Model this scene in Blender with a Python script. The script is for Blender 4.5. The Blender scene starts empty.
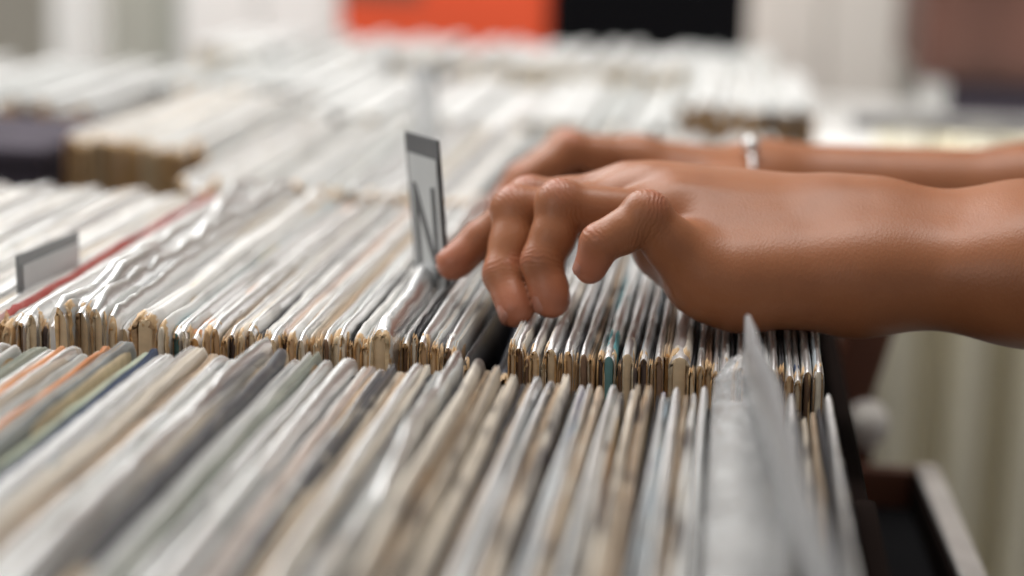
import bpy, bmesh, math, random
import numpy as np
from mathutils import Matrix, Vector

# ------------------------------------------------------------------ camera
T = 0.95            # height of the record tops above the floor
HC = 0.175          # camera height above the record tops
F = 1991.0          # focal length in pixels at 1024 wide
def _n(v): return v / np.linalg.norm(v)
def unit(v): v = np.array(v, float); return v / np.linalg.norm(v)
_vy = _n(np.array([750 - 512, 288 + 120, -F]))
_x = _n(np.array([1., 0, 0]) - _vy * _vy[0]); _z = np.cross(_x, _vy)
_r = -0.028
_X = _x * math.cos(_r) + _z * math.sin(_r); _Z = np.cross(_X, _vy)
R = np.array([_X, _vy, _Z])
CAM = np.array([0, 0, T + HC])
scn = bpy.context.scene
C = scn.collection
cd = bpy.data.cameras.new('camera'); cam = bpy.data.objects.new('camera', cd); C.objects.link(cam)
cd.sensor_width = 36; cd.lens = F / 1024 * 36; cd.clip_start = 0.02
M4 = Matrix([[R[i][0], R[i][1], R[i][2], CAM[i]] for i in range(3)] + [[0, 0, 0, 1]])
cam.matrix_world = M4
cd.dof.use_dof = True; cd.dof.focus_distance = 0.752; cd.dof.aperture_fstop = 3.5
scn.camera = cam
scn.view_settings.view_transform = 'Standard'; scn.view_settings.look = 'None'
scn.view_settings.exposure = 0.1; scn.view_settings.gamma = 1.0
scn.view_settings.use_curve_mapping = False
# ------------------------------------------------------------------ light
w = bpy.data.worlds.new('world'); scn.world = w; w.use_nodes = True
bg = w.node_tree.nodes['Background']; bg.inputs[0].default_value = (1.0, 0.985, 0.955, 1); bg.inputs[1].default_value = 0.31
def area(name, loc, target, sx, sy, power, col=(1, 1, 1)):
    l = bpy.data.lights.new(name, 'AREA'); l.shape = 'RECTANGLE'; l.size = sx; l.size_y = sy; l.energy = power; l.color = col
    o = bpy.data.objects.new(name, l); C.objects.link(o); o.location = loc
    o.rotation_euler = (Vector(target) - Vector(loc)).to_track_quat('-Z', 'Y').to_euler(); return o
area('window_daylight', (-1.7, 2.3, 2.9), (-0.2, 1.0, T), 2.4, 1.6, 80, (1.0, 0.99, 0.975))
area('back_fill', (-0.2, 1.3, 3.2), (-0.2, 3.3, 1.0), 1.6, 1.0, 60, (1.0, 0.97, 0.93))  # added lamp to brighten the cupboards and props at the back
area('front_fill', (-1.6, -1.6, 2.3), (-.1, .8, T), 1.8, 1.4, 13, (1.0, 0.98, 0.95))  # added soft fill from behind the camera for the near-facing spines

def at(px, py, z):
    """point at camera depth z on the ray through a pixel"""
    return CAM + R @ np.array([(px - 512) / F, -(py - 288) / F, -1.]) * z
def ground(px, py, h=0.):
    d = R @ np.array([(px - 512) / F, -(py - 288) / F, -1.]); t = (h - HC) / d[2]
    return CAM + d * t
def xat(px, py, y):
    d = R @ np.array([(px - 512) / F, -(py - 288) / F, -1.]); return CAM + d * (y / d[1])

# ------------------------------------------------------------------ helpers
def tag(o, label=None, cat=None, group=None, kind=None):
    if label: o['label'] = label
    if cat: o['category'] = cat
    if group: o['group'] = group
    if kind: o['kind'] = kind
    return o
def empty(name, loc=(0, 0, 0), rot=(0, 0, 0)):
    o = bpy.data.objects.new(name, None); C.objects.link(o); o.location = loc; o.rotation_euler = rot; o.empty_display_size = .05; return o
def meshobj(name, me, mats, parent=None, smooth=False):
    o = bpy.data.objects.new(name, me); C.objects.link(o)
    for m in (mats if isinstance(mats, (list, tuple)) else [mats]): me.materials.append(m)
    if smooth: me.polygons.foreach_set('use_smooth', [True] * len(me.polygons))
    if parent is not None: o.parent = parent
    return o
def boxes(name, lst, mats, parent=None, bevel=0.002, seg=2):
    """one mesh from bevelled boxes ((x0,y0,z0),(x1,y1,z1)[,material index])"""
    bm = bmesh.new()
    for b in lst:
        lo, hi = b[0], b[1]; mi = b[2] if len(b) > 2 else 0
        vs = [bm.verts.new((x, y, z)) for x in (lo[0], hi[0]) for y in (lo[1], hi[1]) for z in (lo[2], hi[2])]
        for q in ((0, 1, 3, 2), (4, 6, 7, 5), (0, 4, 5, 1), (2, 3, 7, 6), (0, 2, 6, 4), (1, 5, 7, 3)):
            f = bm.faces.new([vs[i] for i in q]); f.material_index = mi
    if bevel:
        bmesh.ops.bevel(bm, geom=list(bm.edges), offset=bevel, segments=seg, affect='EDGES', profile=.5, clamp_overlap=True)
    bmesh.ops.recalc_face_normals(bm, faces=list(bm.faces))
    me = bpy.data.meshes.new(name); bm.to_mesh(me); bm.free()
    return meshobj(name, me, mats, parent)
def grid_mesh(name, V, mats, parent=None, closed_u=False, smooth=True, solid=0):
    """V: array (nu, nv, 3)"""
    nu, nv = V.shape[:2]; idx = np.arange(nu * nv).reshape(nu, nv); fs = []
    for i in range(nu if closed_u else nu - 1):
        for j in range(nv - 1):
            k = (i + 1) % nu; fs.append((idx[i, j], idx[k, j], idx[k, j + 1], idx[i, j + 1]))
    me = bpy.data.meshes.new(name); me.from_pydata([tuple(map(float, p)) for p in V.reshape(-1, 3)], [], [tuple(map(int, f)) for f in fs]); me.update()
    o = meshobj(name, me, mats, parent, smooth)
    if solid:
        md = o.modifiers.new('solid', 'SOLIDIFY'); md.thickness = solid; md.offset = 0
    return o

# ------------------------------------------------------------------ materials
def newmat(name):
    m = bpy.data.materials.new(name); m.use_nodes = True; nt = m.node_tree
    return m, nt, nt.nodes['Principled BSDF']
def node(nt, t, **kw):
    n = nt.nodes.new(t)
    for k, v in kw.items():
        if k in n.inputs.keys(): n.inputs[k].default_value = v
        else: setattr(n, k, v)
    return n
def plain(name, col, rough=.6, metal=0, noise=.12, scale=30, bump=0.1, coords='Object', stretch=None, spec=.4):
    m, nt, b = newmat(name); L = nt.links.new
    tc = node(nt, 'ShaderNodeTexCoord'); mp = node(nt, 'ShaderNodeMapping')
    if stretch: mp.inputs['Scale'].default_value = stretch
    L(tc.outputs[coords], mp.inputs[0])
    nz = node(nt, 'ShaderNodeTexNoise'); nz.inputs['Scale'].default_value = scale; nz.inputs['Detail'].default_value = 5; L(mp.outputs[0], nz.inputs[0])
    mr = node(nt, 'ShaderNodeMapRange'); mr.inputs['To Min'].default_value = 1 - noise; mr.inputs['To Max'].default_value = 1 + noise; mr.inputs['From Min'].default_value = .3; mr.inputs['From Max'].default_value = .7
    L(nz.outputs[0], mr.inputs[0])
    vm = node(nt, 'ShaderNodeVectorMath', operation='MULTIPLY'); vm.inputs[0].default_value = col; L(mr.outputs[0], vm.inputs[1]); L(vm.outputs[0], b.inputs['Base Color'])
    b.inputs['Roughness'].default_value = rough; b.inputs['Metallic'].default_value = metal; b.inputs['Specular IOR Level'].default_value = spec
    if bump:
        bp = node(nt, 'ShaderNodeBump'); bp.inputs['Strength'].default_value = bump; bp.inputs['Distance'].default_value = .002; L(nz.outputs[0], bp.inputs['Height']); L(bp.outputs[0], b.inputs['Normal'])
    return m
def card_mat():
    """printed sleeve card: colour from the object's own colour, mottled, scuffed, worn along its fold"""
    m, nt, b = newmat('printed_card'); L = nt.links.new
    oi = node(nt, 'ShaderNodeObjectInfo'); tc = node(nt, 'ShaderNodeTexCoord')
    ad = node(nt, 'ShaderNodeVectorMath', operation='ADD'); L(tc.outputs['Object'], ad.inputs[0])
    mu = node(nt, 'ShaderNodeMath', operation='MULTIPLY'); mu.inputs[1].default_value = 37.; L(oi.outputs['Random'], mu.inputs[0]); L(mu.outputs[0], ad.inputs[1])
    mp = node(nt, 'ShaderNodeMapping'); mp.inputs['Scale'].default_value = (1, .45, 1); L(ad.outputs[0], mp.inputs[0])
    n1 = node(nt, 'ShaderNodeTexNoise'); n1.inputs['Scale'].default_value = 160; n1.inputs['Detail'].default_value = 6; n1.inputs['Roughness'].default_value = .65; L(mp.outputs[0], n1.inputs[0])
    n2 = node(nt, 'ShaderNodeTexNoise'); n2.inputs['Scale'].default_value = 75; n2.inputs['Detail'].default_value = 5; L(mp.outputs[0], n2.inputs[0])
    # wear: pale fibres showing
    r1 = node(nt, 'ShaderNodeMapRange'); r1.inputs['From Min'].default_value = .52; r1.inputs['From Max'].default_value = .66; r1.inputs['To Max'].default_value = .75; L(n1.outputs[0], r1.inputs[0])
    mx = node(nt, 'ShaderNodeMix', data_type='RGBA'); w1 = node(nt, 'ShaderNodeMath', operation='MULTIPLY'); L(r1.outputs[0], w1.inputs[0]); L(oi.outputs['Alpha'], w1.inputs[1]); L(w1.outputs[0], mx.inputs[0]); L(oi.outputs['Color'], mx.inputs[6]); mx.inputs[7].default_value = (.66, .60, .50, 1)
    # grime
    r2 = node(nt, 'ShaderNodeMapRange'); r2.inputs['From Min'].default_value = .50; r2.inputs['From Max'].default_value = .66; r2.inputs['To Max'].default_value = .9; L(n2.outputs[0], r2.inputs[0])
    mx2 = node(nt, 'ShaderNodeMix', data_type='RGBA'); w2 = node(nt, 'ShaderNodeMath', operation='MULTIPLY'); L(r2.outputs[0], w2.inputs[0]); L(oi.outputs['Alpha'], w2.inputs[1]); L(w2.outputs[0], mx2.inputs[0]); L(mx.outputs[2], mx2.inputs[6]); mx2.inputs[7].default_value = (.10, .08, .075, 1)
    # print torn off along the opening
    sx = node(nt, 'ShaderNodeSeparateXYZ'); L(tc.outputs['Object'], sx.inputs[0])
    ta = node(nt, 'ShaderNodeMath', operation='MULTIPLY_ADD'); L(n1.outputs[0], ta.inputs[0]); ta.inputs[1].default_value = -.022; L(sx.outputs[1], ta.inputs[2])
    r3 = node(nt, 'ShaderNodeMapRange'); r3.inputs['From Min'].default_value = -.0085; r3.inputs['From Max'].default_value = -.0070; r3.inputs['To Min'].default_value = 1; r3.inputs['To Max'].default_value = 0; L(ta.outputs[0], r3.inputs[0])
    mx3 = node(nt, 'ShaderNodeMix', data_type='RGBA'); L(r3.outputs[0], mx3.inputs[0]); L(mx2.outputs[2], mx3.inputs[6]); mx3.inputs[7].default_value = (.62, .42, .23, 1); mx2 = mx3
    L(mx2.outputs[2], b.inputs['Base Color']); b.inputs['Roughness'].default_value = .45; b.inputs['Specular IOR Level'].default_value = .4
    bp = node(nt, 'ShaderNodeBump'); bp.inputs['Strength'].default_value = .5; bp.inputs['Distance'].default_value = .0006; L(n1.outputs[0], bp.inputs['Height']); L(bp.outputs[0], b.inputs['Normal'])
    return m
def kraft_mat():
    m, nt, b = newmat('raw_card'); L = nt.links.new
    oi = node(nt, 'ShaderNodeObjectInfo'); tc = node(nt, 'ShaderNodeTexCoord')
    ad = node(nt, 'ShaderNodeVectorMath', operation='ADD'); L(tc.outputs['Object'], ad.inputs[0])
    mu = node(nt, 'ShaderNodeMath', operation='MULTIPLY'); mu.inputs[1].default_value = 91.; L(oi.outputs['Random'], mu.inputs[0]); L(mu.outputs[0], ad.inputs[1])
    n1 = node(nt, 'ShaderNodeTexNoise'); n1.inputs['Scale'].default_value = 250; n1.inputs['Detail'].default_value = 5; L(ad.outputs[0], n1.inputs[0])
    cr = node(nt, 'ShaderNodeValToRGB'); L(oi.outputs['Random'], cr.inputs[0]); e = cr.color_ramp; e.interpolation = 'CONSTANT'
    cols = [(.66, .43, .21), (.54, .31, .13), (.70, .54, .34), (.40, .22, .09), (.62, .37, .16), (.72, .60, .43), (.68, .46, .24), (.46, .30, .17)]
    e.elements[0].color = (*cols[0], 1); e.elements[1].position = 1 / 8; e.elements[1].color = (*cols[1], 1)
    for i in range(2, 8): el = e.elements.new(i / 8); el.color = (*cols[i], 1)
    mr = node(nt, 'ShaderNodeMapRange'); mr.inputs['From Min'].default_value = .3; mr.inputs['From Max'].default_value = .7; mr.inputs['To Min'].default_value = .65; mr.inputs['To Max'].default_value = 1.2; L(n1.outputs[0], mr.inputs[0])
    vm = node(nt, 'ShaderNodeVectorMath', operation='MULTIPLY'); L(cr.outputs[0], vm.inputs[0]); L(mr.outputs[0], vm.inputs[1]); L(vm.outputs[0], b.inputs['Base Color'])
    b.inputs['Roughness'].default_value = .85
    bp = node(nt, 'ShaderNodeBump'); bp.inputs['Strength'].default_value = .6; bp.inputs['Distance'].default_value = .0006; L(n1.outputs[0], bp.inputs['Height']); L(bp.outputs[0], b.inputs['Normal'])
    return m
def plastic_mat(name, base_alpha=.20, rough=.42, col=(.93, .95, .96)):
    m, nt, b = newmat(name); L = nt.links.new; nt.nodes.remove(b); out = nt.nodes['Material Output']
    tr = node(nt, 'ShaderNodeBsdfTransparent'); gl = node(nt, 'ShaderNodeBsdfGlossy'); gl.inputs['Roughness'].default_value = rough
    df = node(nt, 'ShaderNodeBsdfDiffuse'); df.inputs[0].default_value = (*col, 1)
    tl = node(nt, 'ShaderNodeBsdfTranslucent'); tl.inputs[0].default_value = (*col, 1)
    m0 = node(nt, 'ShaderNodeMixShader'); m0.inputs[0].default_value = .4; L(df.outputs[0], m0.inputs[1]); L(tl.outputs[0], m0.inputs[2])
    m1 = node(nt, 'ShaderNodeMixShader'); m1.inputs[0].default_value = base_alpha; L(tr.outputs[0], m1.inputs[1]); L(m0.outputs[0], m1.inputs[2])
    fr = node(nt, 'ShaderNodeFresnel'); fr.inputs[0].default_value = 1.42
    m2 = node(nt, 'ShaderNodeMixShader'); L(fr.outputs[0], m2.inputs[0]); L(m1.outputs[0], m2.inputs[1]); L(gl.outputs[0], m2.inputs[2]); L(m2.outputs[0], out.inputs[0])
    tc = node(nt, 'ShaderNodeTexCoord'); oi = node(nt, 'ShaderNodeObjectInfo'); ad = node(nt, 'ShaderNodeVectorMath', operation='ADD'); L(tc.outputs['Object'], ad.inputs[0])
    mu = node(nt, 'ShaderNodeMath', operation='MULTIPLY'); mu.inputs[1].default_value = 53.; L(oi.outputs['Random'], mu.inputs[0]); L(mu.outputs[0], ad.inputs[1])
    n1 = node(nt, 'ShaderNodeTexNoise'); n1.inputs['Scale'].default_value = 90; n1.inputs['Detail'].default_value = 3; n1.inputs['Distortion'].default_value = 1.2; L(ad.outputs[0], n1.inputs[0])
    bp = node(nt, 'ShaderNodeBump'); bp.inputs['Strength'].default_value = .45; bp.inputs['Distance'].default_value = .0015; L(n1.outputs[0], bp.inputs['Height'])
    for s in (gl, df): L(bp.outputs[0], s.inputs['Normal'])
    L(bp.outputs[0], fr.inputs['Normal'])
    return m
MC, MK = card_mat(), kraft_mat()
MP = plastic_mat('clear_plastic'); MPM = plastic_mat('milky_plastic', .5, .36)
MPW = plastic_mat('crinkled_wrap', .28, .25)
for _nd in MPW.node_tree.nodes:
    if _nd.type == 'TEX_NOISE': _nd.inputs['Scale'].default_value = 130
    if _nd.type == 'BUMP': _nd.inputs['Strength'].default_value = .9; _nd.inputs['Distance'].default_value = .004
def paper_mat():
    m, nt, b = newmat('inner_paper'); L = nt.links.new
    oi = node(nt, 'ShaderNodeObjectInfo'); tc = node(nt, 'ShaderNodeTexCoord')
    n1 = node(nt, 'ShaderNodeTexNoise'); n1.inputs['Scale'].default_value = 200; L(tc.outputs['Object'], n1.inputs[0])
    mr = node(nt, 'ShaderNodeMapRange'); mr.inputs['To Min'].default_value = .75; mr.inputs['To Max'].default_value = 1.2; L(n1.outputs[0], mr.inputs[0])
    vm = node(nt, 'ShaderNodeVectorMath', operation='MULTIPLY'); L(oi.outputs['Color'], vm.inputs[0]); L(mr.outputs[0], vm.inputs[1]); L(vm.outputs[0], b.inputs['Base Color'])
    b.inputs['Roughness'].default_value = .8; return m
MI = paper_mat()

# ------------------------------------------------------------------ record sleeves
L12 = 0.315
def snoise(rng, n, octs=3, base=2):
    s = np.linspace(0, 1, n); v = np.zeros(n)
    for o in range(octs):
        k = base * 2 ** o; v += math.pow(.6, o) * rng.uniform(-1, 1) * np.sin(2 * math.pi * (k * rng.uniform(.6, 1.2) * s + rng.random()))
    return v
def profile(t, lift=0., notch=0.):
    """closed cross-section of a folded card, (x, z), top at z=lift"""
    h = t / 2; zs = [-.315, -.2, -.1, -.045, -.02, -.009, -.004]
    left = [(-h, z) for z in zs]; arc = [(-h * math.cos(a), -.004 + (.004 + lift) * math.sin(a)) for a in np.linspace(0, math.pi, 9)[1:-1]]
    if notch: arc = [(-h * math.cos(a), -.004 + (.004 + lift) * min(1, 1.15 * math.sin(a)) - notch * math.exp(-(math.cos(a) / .22) ** 2)) for a in np.linspace(0, math.pi, 17)[1:-1]]
    return left + arc + [(h, z) for z in zs[::-1]]
def jacket(seed, t=.004, wall=.0008, notch=0.):
    rng = np.random.default_rng(seed); ys = np.concatenate([[0, .0012, .003, .006, .01, .016], np.linspace(.025, .29, 22), [.299, .305, .309, .312, .314, L12]])
    ny = len(ys); topw = .0007 * snoise(rng, ny) + .0008 * rng.uniform(-1, 1, ny) * (rng.random(ny) < .5)
    bend = .0009 * snoise(rng, ny, 2, 1); sq = 1 + .13 * snoise(rng, ny)
    rc = rng.uniform(.003, .008); rc2 = rng.uniform(.003, .007)
    def ring(prof, inner):
        V = np.zeros((len(prof), ny, 3))
        for j, y in enumerate(ys):
            drop = 0
            if y < rc: drop = rc - math.sqrt(max(0, rc * rc - (rc - y) ** 2))
            if y > L12 - rc2: q = y - (L12 - rc2); drop = rc2 - math.sqrt(max(0, rc2 * rc2 - q * q))
            drop *= .55
            for i, (x, z) in enumerate(prof):
                k = max(0, 1 + z / .05)
                fl = 1 + .15 * math.exp(-y / .006) * (1 if z > -.2 else 0)
                zz = z + (topw[j] - drop) * k
                V[i, j] = (x * sq[j] * fl + bend[j] * (1 + z / .6), y + (0.0013 * rng.uniform(-1, 1) if j == 0 else 0), zz + (.0008 * rng.uniform(-1, 1) if y < .005 else 0))
        return V
    o = ring(profile(t, 0., notch), 0); rng = np.random.default_rng(seed + 1)
    i_ = ring([(x * (1 - 2 * wall / t), z - wall * .9 if z > -.003 else z) for x, z in profile(t, 0., notch)], 1); i_[:, :, 1] = o[:, :, 1]
    n = o.shape[0]; idx = np.arange(n * ny * 2).reshape(2, n, ny); fs = []; ms = []
    for i in range(n - 1):
        for j in range(ny - 1):
            fs.append((idx[0, i, j], idx[0, i, j + 1], idx[0, i + 1, j + 1], idx[0, i + 1, j])); ms.append(0)
            fs.append((idx[1, i, j], idx[1, i + 1, j], idx[1, i + 1, j + 1], idx[1, i, j + 1])); ms.append(1)
        for j, s in ((0, 1), (ny - 1, -1)):
            q = (idx[0, i, j], idx[0, i + 1, j], idx[1, i + 1, j], idx[1, i, j]); fs.append(q if s > 0 else q[::-1]); ms.append(1)
    me = bpy.data.meshes.new('sleeve_card'); V = np.concatenate([o.reshape(-1, 3), i_.reshape(-1, 3)])
    me.from_pydata([tuple(map(float, p)) for p in V], [], [tuple(map(int, f)) for f in fs]); me.update()
    me.materials.append(MC); me.materials.append(MK); me.polygons.foreach_set('material_index', ms); me.polygons.foreach_set('use_smooth', [True] * len(fs))
    return me
def inner(seed, t=.0028):
    rng = np.random.default_rng(seed); y0 = rng.uniform(-.0014, .0010)
    ys = np.concatenate([[y0, y0 + .0005], np.linspace(.02, .30, 10), [.312]]); pr = profile(t, -.0008); V = np.zeros((len(pr), len(ys), 3))
    ww = .0007 * snoise(rng, len(ys))
    for j, y in enumerate(ys):
        for i, (x, z) in enumerate(pr): V[i, j] = (x * (.85 if j == 0 else 1) + ww[j], y, z - .001)
    nu, nv = V.shape[:2]; idx = np.arange(nu * nv).reshape(nu, nv)
    fs = [(int(idx[i, j]), int(idx[i, j + 1]), int(idx[i + 1, j + 1]), int(idx[i + 1, j])) for i in range(nu - 1) for j in range(nv - 1)]
    for e in (0, nv - 1):
        for i in range(nu // 2): fs.append((int(idx[i, e]), int(idx[i + 1, e]), int(idx[nu - 2 - i, e]), int(idx[nu - 1 - i, e]))) if i + 1 < nu - 2 - i else None
    me = bpy.data.meshes.new('paper_inner'); me.from_pydata([tuple(map(float, p)) for p in V.reshape(-1, 3)], [], fs); me.update(); me.materials.append(MI)
    me.polygons.foreach_set('use_smooth', [True] * len(fs)); return me
def cover(seed, t=.0045, crink=.55, lift=.001, mat=None):
    rng = np.random.default_rng(seed); ys = np.linspace(-.003, .318, 46); ny = len(ys); pr = profile(t, lift)
    pr = [p for p in pr if p[1] > -.12]
    A = .0010 * crink; V = np.zeros((len(pr), ny, 3)); top = A * 1.1 * snoise(rng, ny, 5, 2); b = A * .5 * snoise(rng, ny, 3, 1); wob = snoise(rng, ny, 4, 3)
    for j, y in enumerate(ys):
        e = min(y + .003, .318 - y); cr = .0025 * math.exp(-max(e, 0) / .004)
        for i, (x, z) in enumerate(pr):
            k = max(0, 1 + z / .04); V[i, j] = (x * (1 + .12 * wob[j]) + b[j] * (k + .3), y, z + (top[j] - cr) * k + rng.uniform(-1, 1) * A * .18 * k)
    nu, nv = V.shape[:2]; idx = np.arange(nu * nv).reshape(nu, nv)
    fs = [(int(idx[i, j]), int(idx[i, j + 1]), int(idx[i + 1, j + 1]), int(idx[i + 1, j])) for i in range(nu - 1) for j in range(nv - 1)]
    me = bpy.data.meshes.new('film'); me.from_pydata([tuple(map(float, p)) for p in V.reshape(-1, 3)], [], fs); me.update(); me.materials.append(mat or MP)
    me.polygons.foreach_set('use_smooth', [True] * len(fs)); return me
JK = [jacket(i * 7 + 3, notch=(0, .0016, .0024)[i % 3]) for i in range(15)]; IN = [inner(i * 5 + 1) for i in range(6)]
CV = [cover(i * 3 + 2) for i in range(8)]; CVX = [cover(i * 3 + 50, .0050, 2.4, .004, MPM) for i in range(4)]
rnd = random.Random(11)
PAL = dict(white=(.72, .71, .69), cream=(.62, .56, .48), grey=(.33, .34, .34), pale=(.54, .55, .54), tan=(.46, .35, .25), dark=(.07, .07, .08),
           black=(.018, .018, .022), navy=(.03, .055, .12), orange=(.68, .30, .13), red=(.50, .07, .06), teal=(.08, .32, .36), olive=(.27, .29, .24),
           green=(.48, .53, .42), lilac=(.36, .33, .40), blue=(.40, .46, .50), pink=(.60, .50, .45), brown=(.20, .12, .08))
PAPER = [(.66, .46, .27), (.72, .58, .40), (.52, .33, .18), (.62, .42, .24), (.68, .52, .34), (.74, .66, .54), (.09, .06, .05), (.22,.13,.08)]
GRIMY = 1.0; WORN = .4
def sleeve(x, y, z, wd, col, lean=0., yaw=0., plastic=0, parts=True, paper=None, pmat=None):
    """one record in its printed sleeve, top at z, near edge at y; wd in metres"""
    j = bpy.data.objects.new('record_sleeve', rnd.choice(JK)); C.objects.link(j)
    j.location = (x, y, z); j.rotation_euler = (0, lean, yaw); j.scale = (wd / .004, 1, 1)
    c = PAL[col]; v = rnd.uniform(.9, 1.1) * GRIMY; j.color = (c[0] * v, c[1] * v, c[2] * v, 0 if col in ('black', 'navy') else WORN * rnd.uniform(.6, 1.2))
    if parts:
        i = bpy.data.objects.new('inner_sleeve', rnd.choice(IN)); C.objects.link(i); i.parent = j; p = paper or rnd.choice(PAPER); i.color = (*p, 1)
    if plastic:
        k = bpy.data.objects.new('plastic_cover', rnd.choice(CVX if plastic > 1 else CV)); C.objects.link(k); k.parent = j
    return j
ORD = ['next', 'second', 'third', 'fourth', 'fifth', 'sixth', 'seventh', 'eighth', 'ninth', 'tenth', 'eleventh', 'twelfth', 'thirteenth', 'fourteenth', 'fifteenth']
CN = dict(white='white', cream='cream', grey='grey', pale='pale grey', tan='tan', dark='dark', black='black', navy='navy', orange='orange', red='red', teal='teal', olive='olive grey',
          green='pale green', lilac='lilac grey', blue='pale blue', pink='pinkish cream', brown='brown')
def label_row(items, row, grp):
    """items sorted left to right: (object, colour, landmark phrase or None)"""
    lm = None; k = 0
    for o, col, l in items:
        if l: lm = l; k = 0; tag(o, '%s record sleeve in the %s row' % (l, row), 'record sleeve', grp)
        elif lm is None: tag(o, '%s record sleeve, leftmost one in the %s row' % (CN[col], row), 'record sleeve', grp); lm = 'leftmost'; k = 0
        else:
            k += 1; tag(o, '%s sleeve in the %s row, %s right of the %s one' % (CN[col], row, ORD[min(k - 1, 14)], lm), 'record sleeve', grp)

# front row: far corner pixel, width px, colour, extra height (mm), landmark, plastic; thin black entries stand in for shaded gaps
Y1 = 0.687 - L12
ROW1 = [(-6, 9, 'white', 0, 0, 0), (5, 10, 'white', 0, 0, 1), (13, 7, 'dark', -2, 'dark edged', 0), (22, 9, 'white', 1, 0, 0), (29, 6, 'black', -3, 0, 0), (40, 15, 'olive', 1, 'thick olive grey rounded', 0), (52, 9, 'white', -1, 0, 1), (61, 9, 'white', 0, 0, 0),
 (70, 6, 'orange', -1, 'red-orange', 0), (78, 9, 'cream', 1, 0, 1), (86, 8, 'pale', -1, 0, 0), (94, 9, 'white', -3, 0, 1), (103, 7, 'cream', 0, 0, 0), (110, 6, 'orange', -1, 'thin orange', 0), (118, 9, 'grey', -1, 0, 0), (130, 15, 'grey', 4, 'thick raised dark grey', 0), (142, 7, 'brown', -3, 0, 0),
 (149, 10, 'green', 1, 'rough pale green', 0), (158, 6, 'navy', -1, 'thin navy blue', 0), (164, 7, 'pale', 0, 0, 1), (172, 8, 'white', 0, 0, 1), (179, 5, 'black', -3, 0, 0), (186, 9, 'white', 1, 0, 0), (194, 7, 'blue', 3, 'pale blue', 1), (204, 13, 'cream', 3, 'thick rough cream', 0), (215, 10, 'tan', 1, 'tan', 0),
 (225, 9, 'white', 0, 0, 1), (235, 9, 'pale', 0, 0, 0), (244, 9, 'white', 1, 0, 1), (254, 10, 'white', 2, 0, 0), (265, 11, 'white', 4, 'crumpled white plastic covered', 2), (276, 8, 'cream', 1, 0, 0), (287, 13, 'dark', 5, 'thick charcoal', 0), (297, 7, 'white', 0, 0, 1), (305, 8, 'pale', 1, 0, 0),
 (313, 7, 'white', 4, 0, 0), (321, 7, 'olive', 4, 'thin olive', 0), (330, 9, 'grey', 3, 0, 1), (339, 6, 'cream', 0, 0, 0), (350, 14, 'pale', 4, 'thick pale grey open-topped', 1), (359, 6, 'black', -2, 0, 0), (366, 8, 'white', 1, 0, 0), (374, 9, 'pink', 2, 'pinkish cream', 0), (383, 8, 'pale', 0, 0, 1), (392, 10, 'dark', 2, 'mottled slate', 0),
 (401, 7, 'cream', 0, 0, 0), (409, 9, 'tan', 0, 0, 0), (419, 10, 'cream', 3, 0, 1), (427, 7, 'cream', 3, 0, 0), (435, 6, 'dark', 1, 0, 0), (441, 6, 'pale', 1, 0, 0), (450, 8, 'grey', 1, 0, 1), (459, 11, 'pale', 6, 'tall crumpled plastic covered', 2), (468, 7, 'dark', 2, 0, 0), (478, 12, 'cream', 7, 'tall cream rounded', 0),
 (488, 7, 'tan', 3, 0, 0), (496, 8, 'cream', 4, 0, 0), (506, 10, 'cream', 1, 0, 0), (515, 9, 'cream', 5, 0, 0), (523, 7, 'dark', 1, 0, 0), (530, 7, 'tan', 2, 'speckled tan', 0), (539, 9, 'grey', 4, 0, 1), (549, 9, 'dark', 3, 'dark speckled', 1), (559, 9, 'tan', 3, 0, 0), (568, 9, 'cream', 5, 0, 0), (577, 6, 'black', 0, 0, 0),
 (583, 7, 'lilac', 2, 'lilac grey', 1), (591, 7, 'blue', 3, 0, 1), (600, 9, 'tan', 3, 0, 0), (607, 5, 'black', -2, 0, 0), (613, 9, 'grey', 3, 'shiny dark grey', 1), (624, 8, 'white', 1, 'narrow white', 0), (633, 9, 'cream', 2, 0, 0), (641, 7, 'cream', 4, 0, 0), (649, 9, 'tan', 4, 0, 0), (657, 6, 'black', 0, 0, 0),
 (662, 6, 'lilac', 1, 0, 1), (669, 7, 'blue', 0, 'slim light blue', 0), (677, 9, 'grey', 2, 0, 1), (686, 7, 'tan', 2, 0, 0), (694, 8, 'white', 2, 0, 0), (703, 8, 'pale', 3, 0, 1), (711, 5, 'black', -3, 0, 0)]
it = []
for px, wpx, col, dz, lm, pl in ROW1:
    p = xat(px, 343 + px * .059, .687)
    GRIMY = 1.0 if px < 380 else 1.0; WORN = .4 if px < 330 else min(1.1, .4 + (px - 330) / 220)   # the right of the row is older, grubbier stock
    if px > 500: dz -= 3
    if px < 330: dz += 1.8
    if col in ('orange', 'navy'): dz += 2.6; wpx += 1.5
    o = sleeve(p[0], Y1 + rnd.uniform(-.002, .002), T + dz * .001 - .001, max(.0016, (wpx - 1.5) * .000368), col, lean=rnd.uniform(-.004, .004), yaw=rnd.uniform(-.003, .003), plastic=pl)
    it.append((o, col, lm or None))
label_row(it, 'front', 'record sleeves in the front row')
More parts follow.
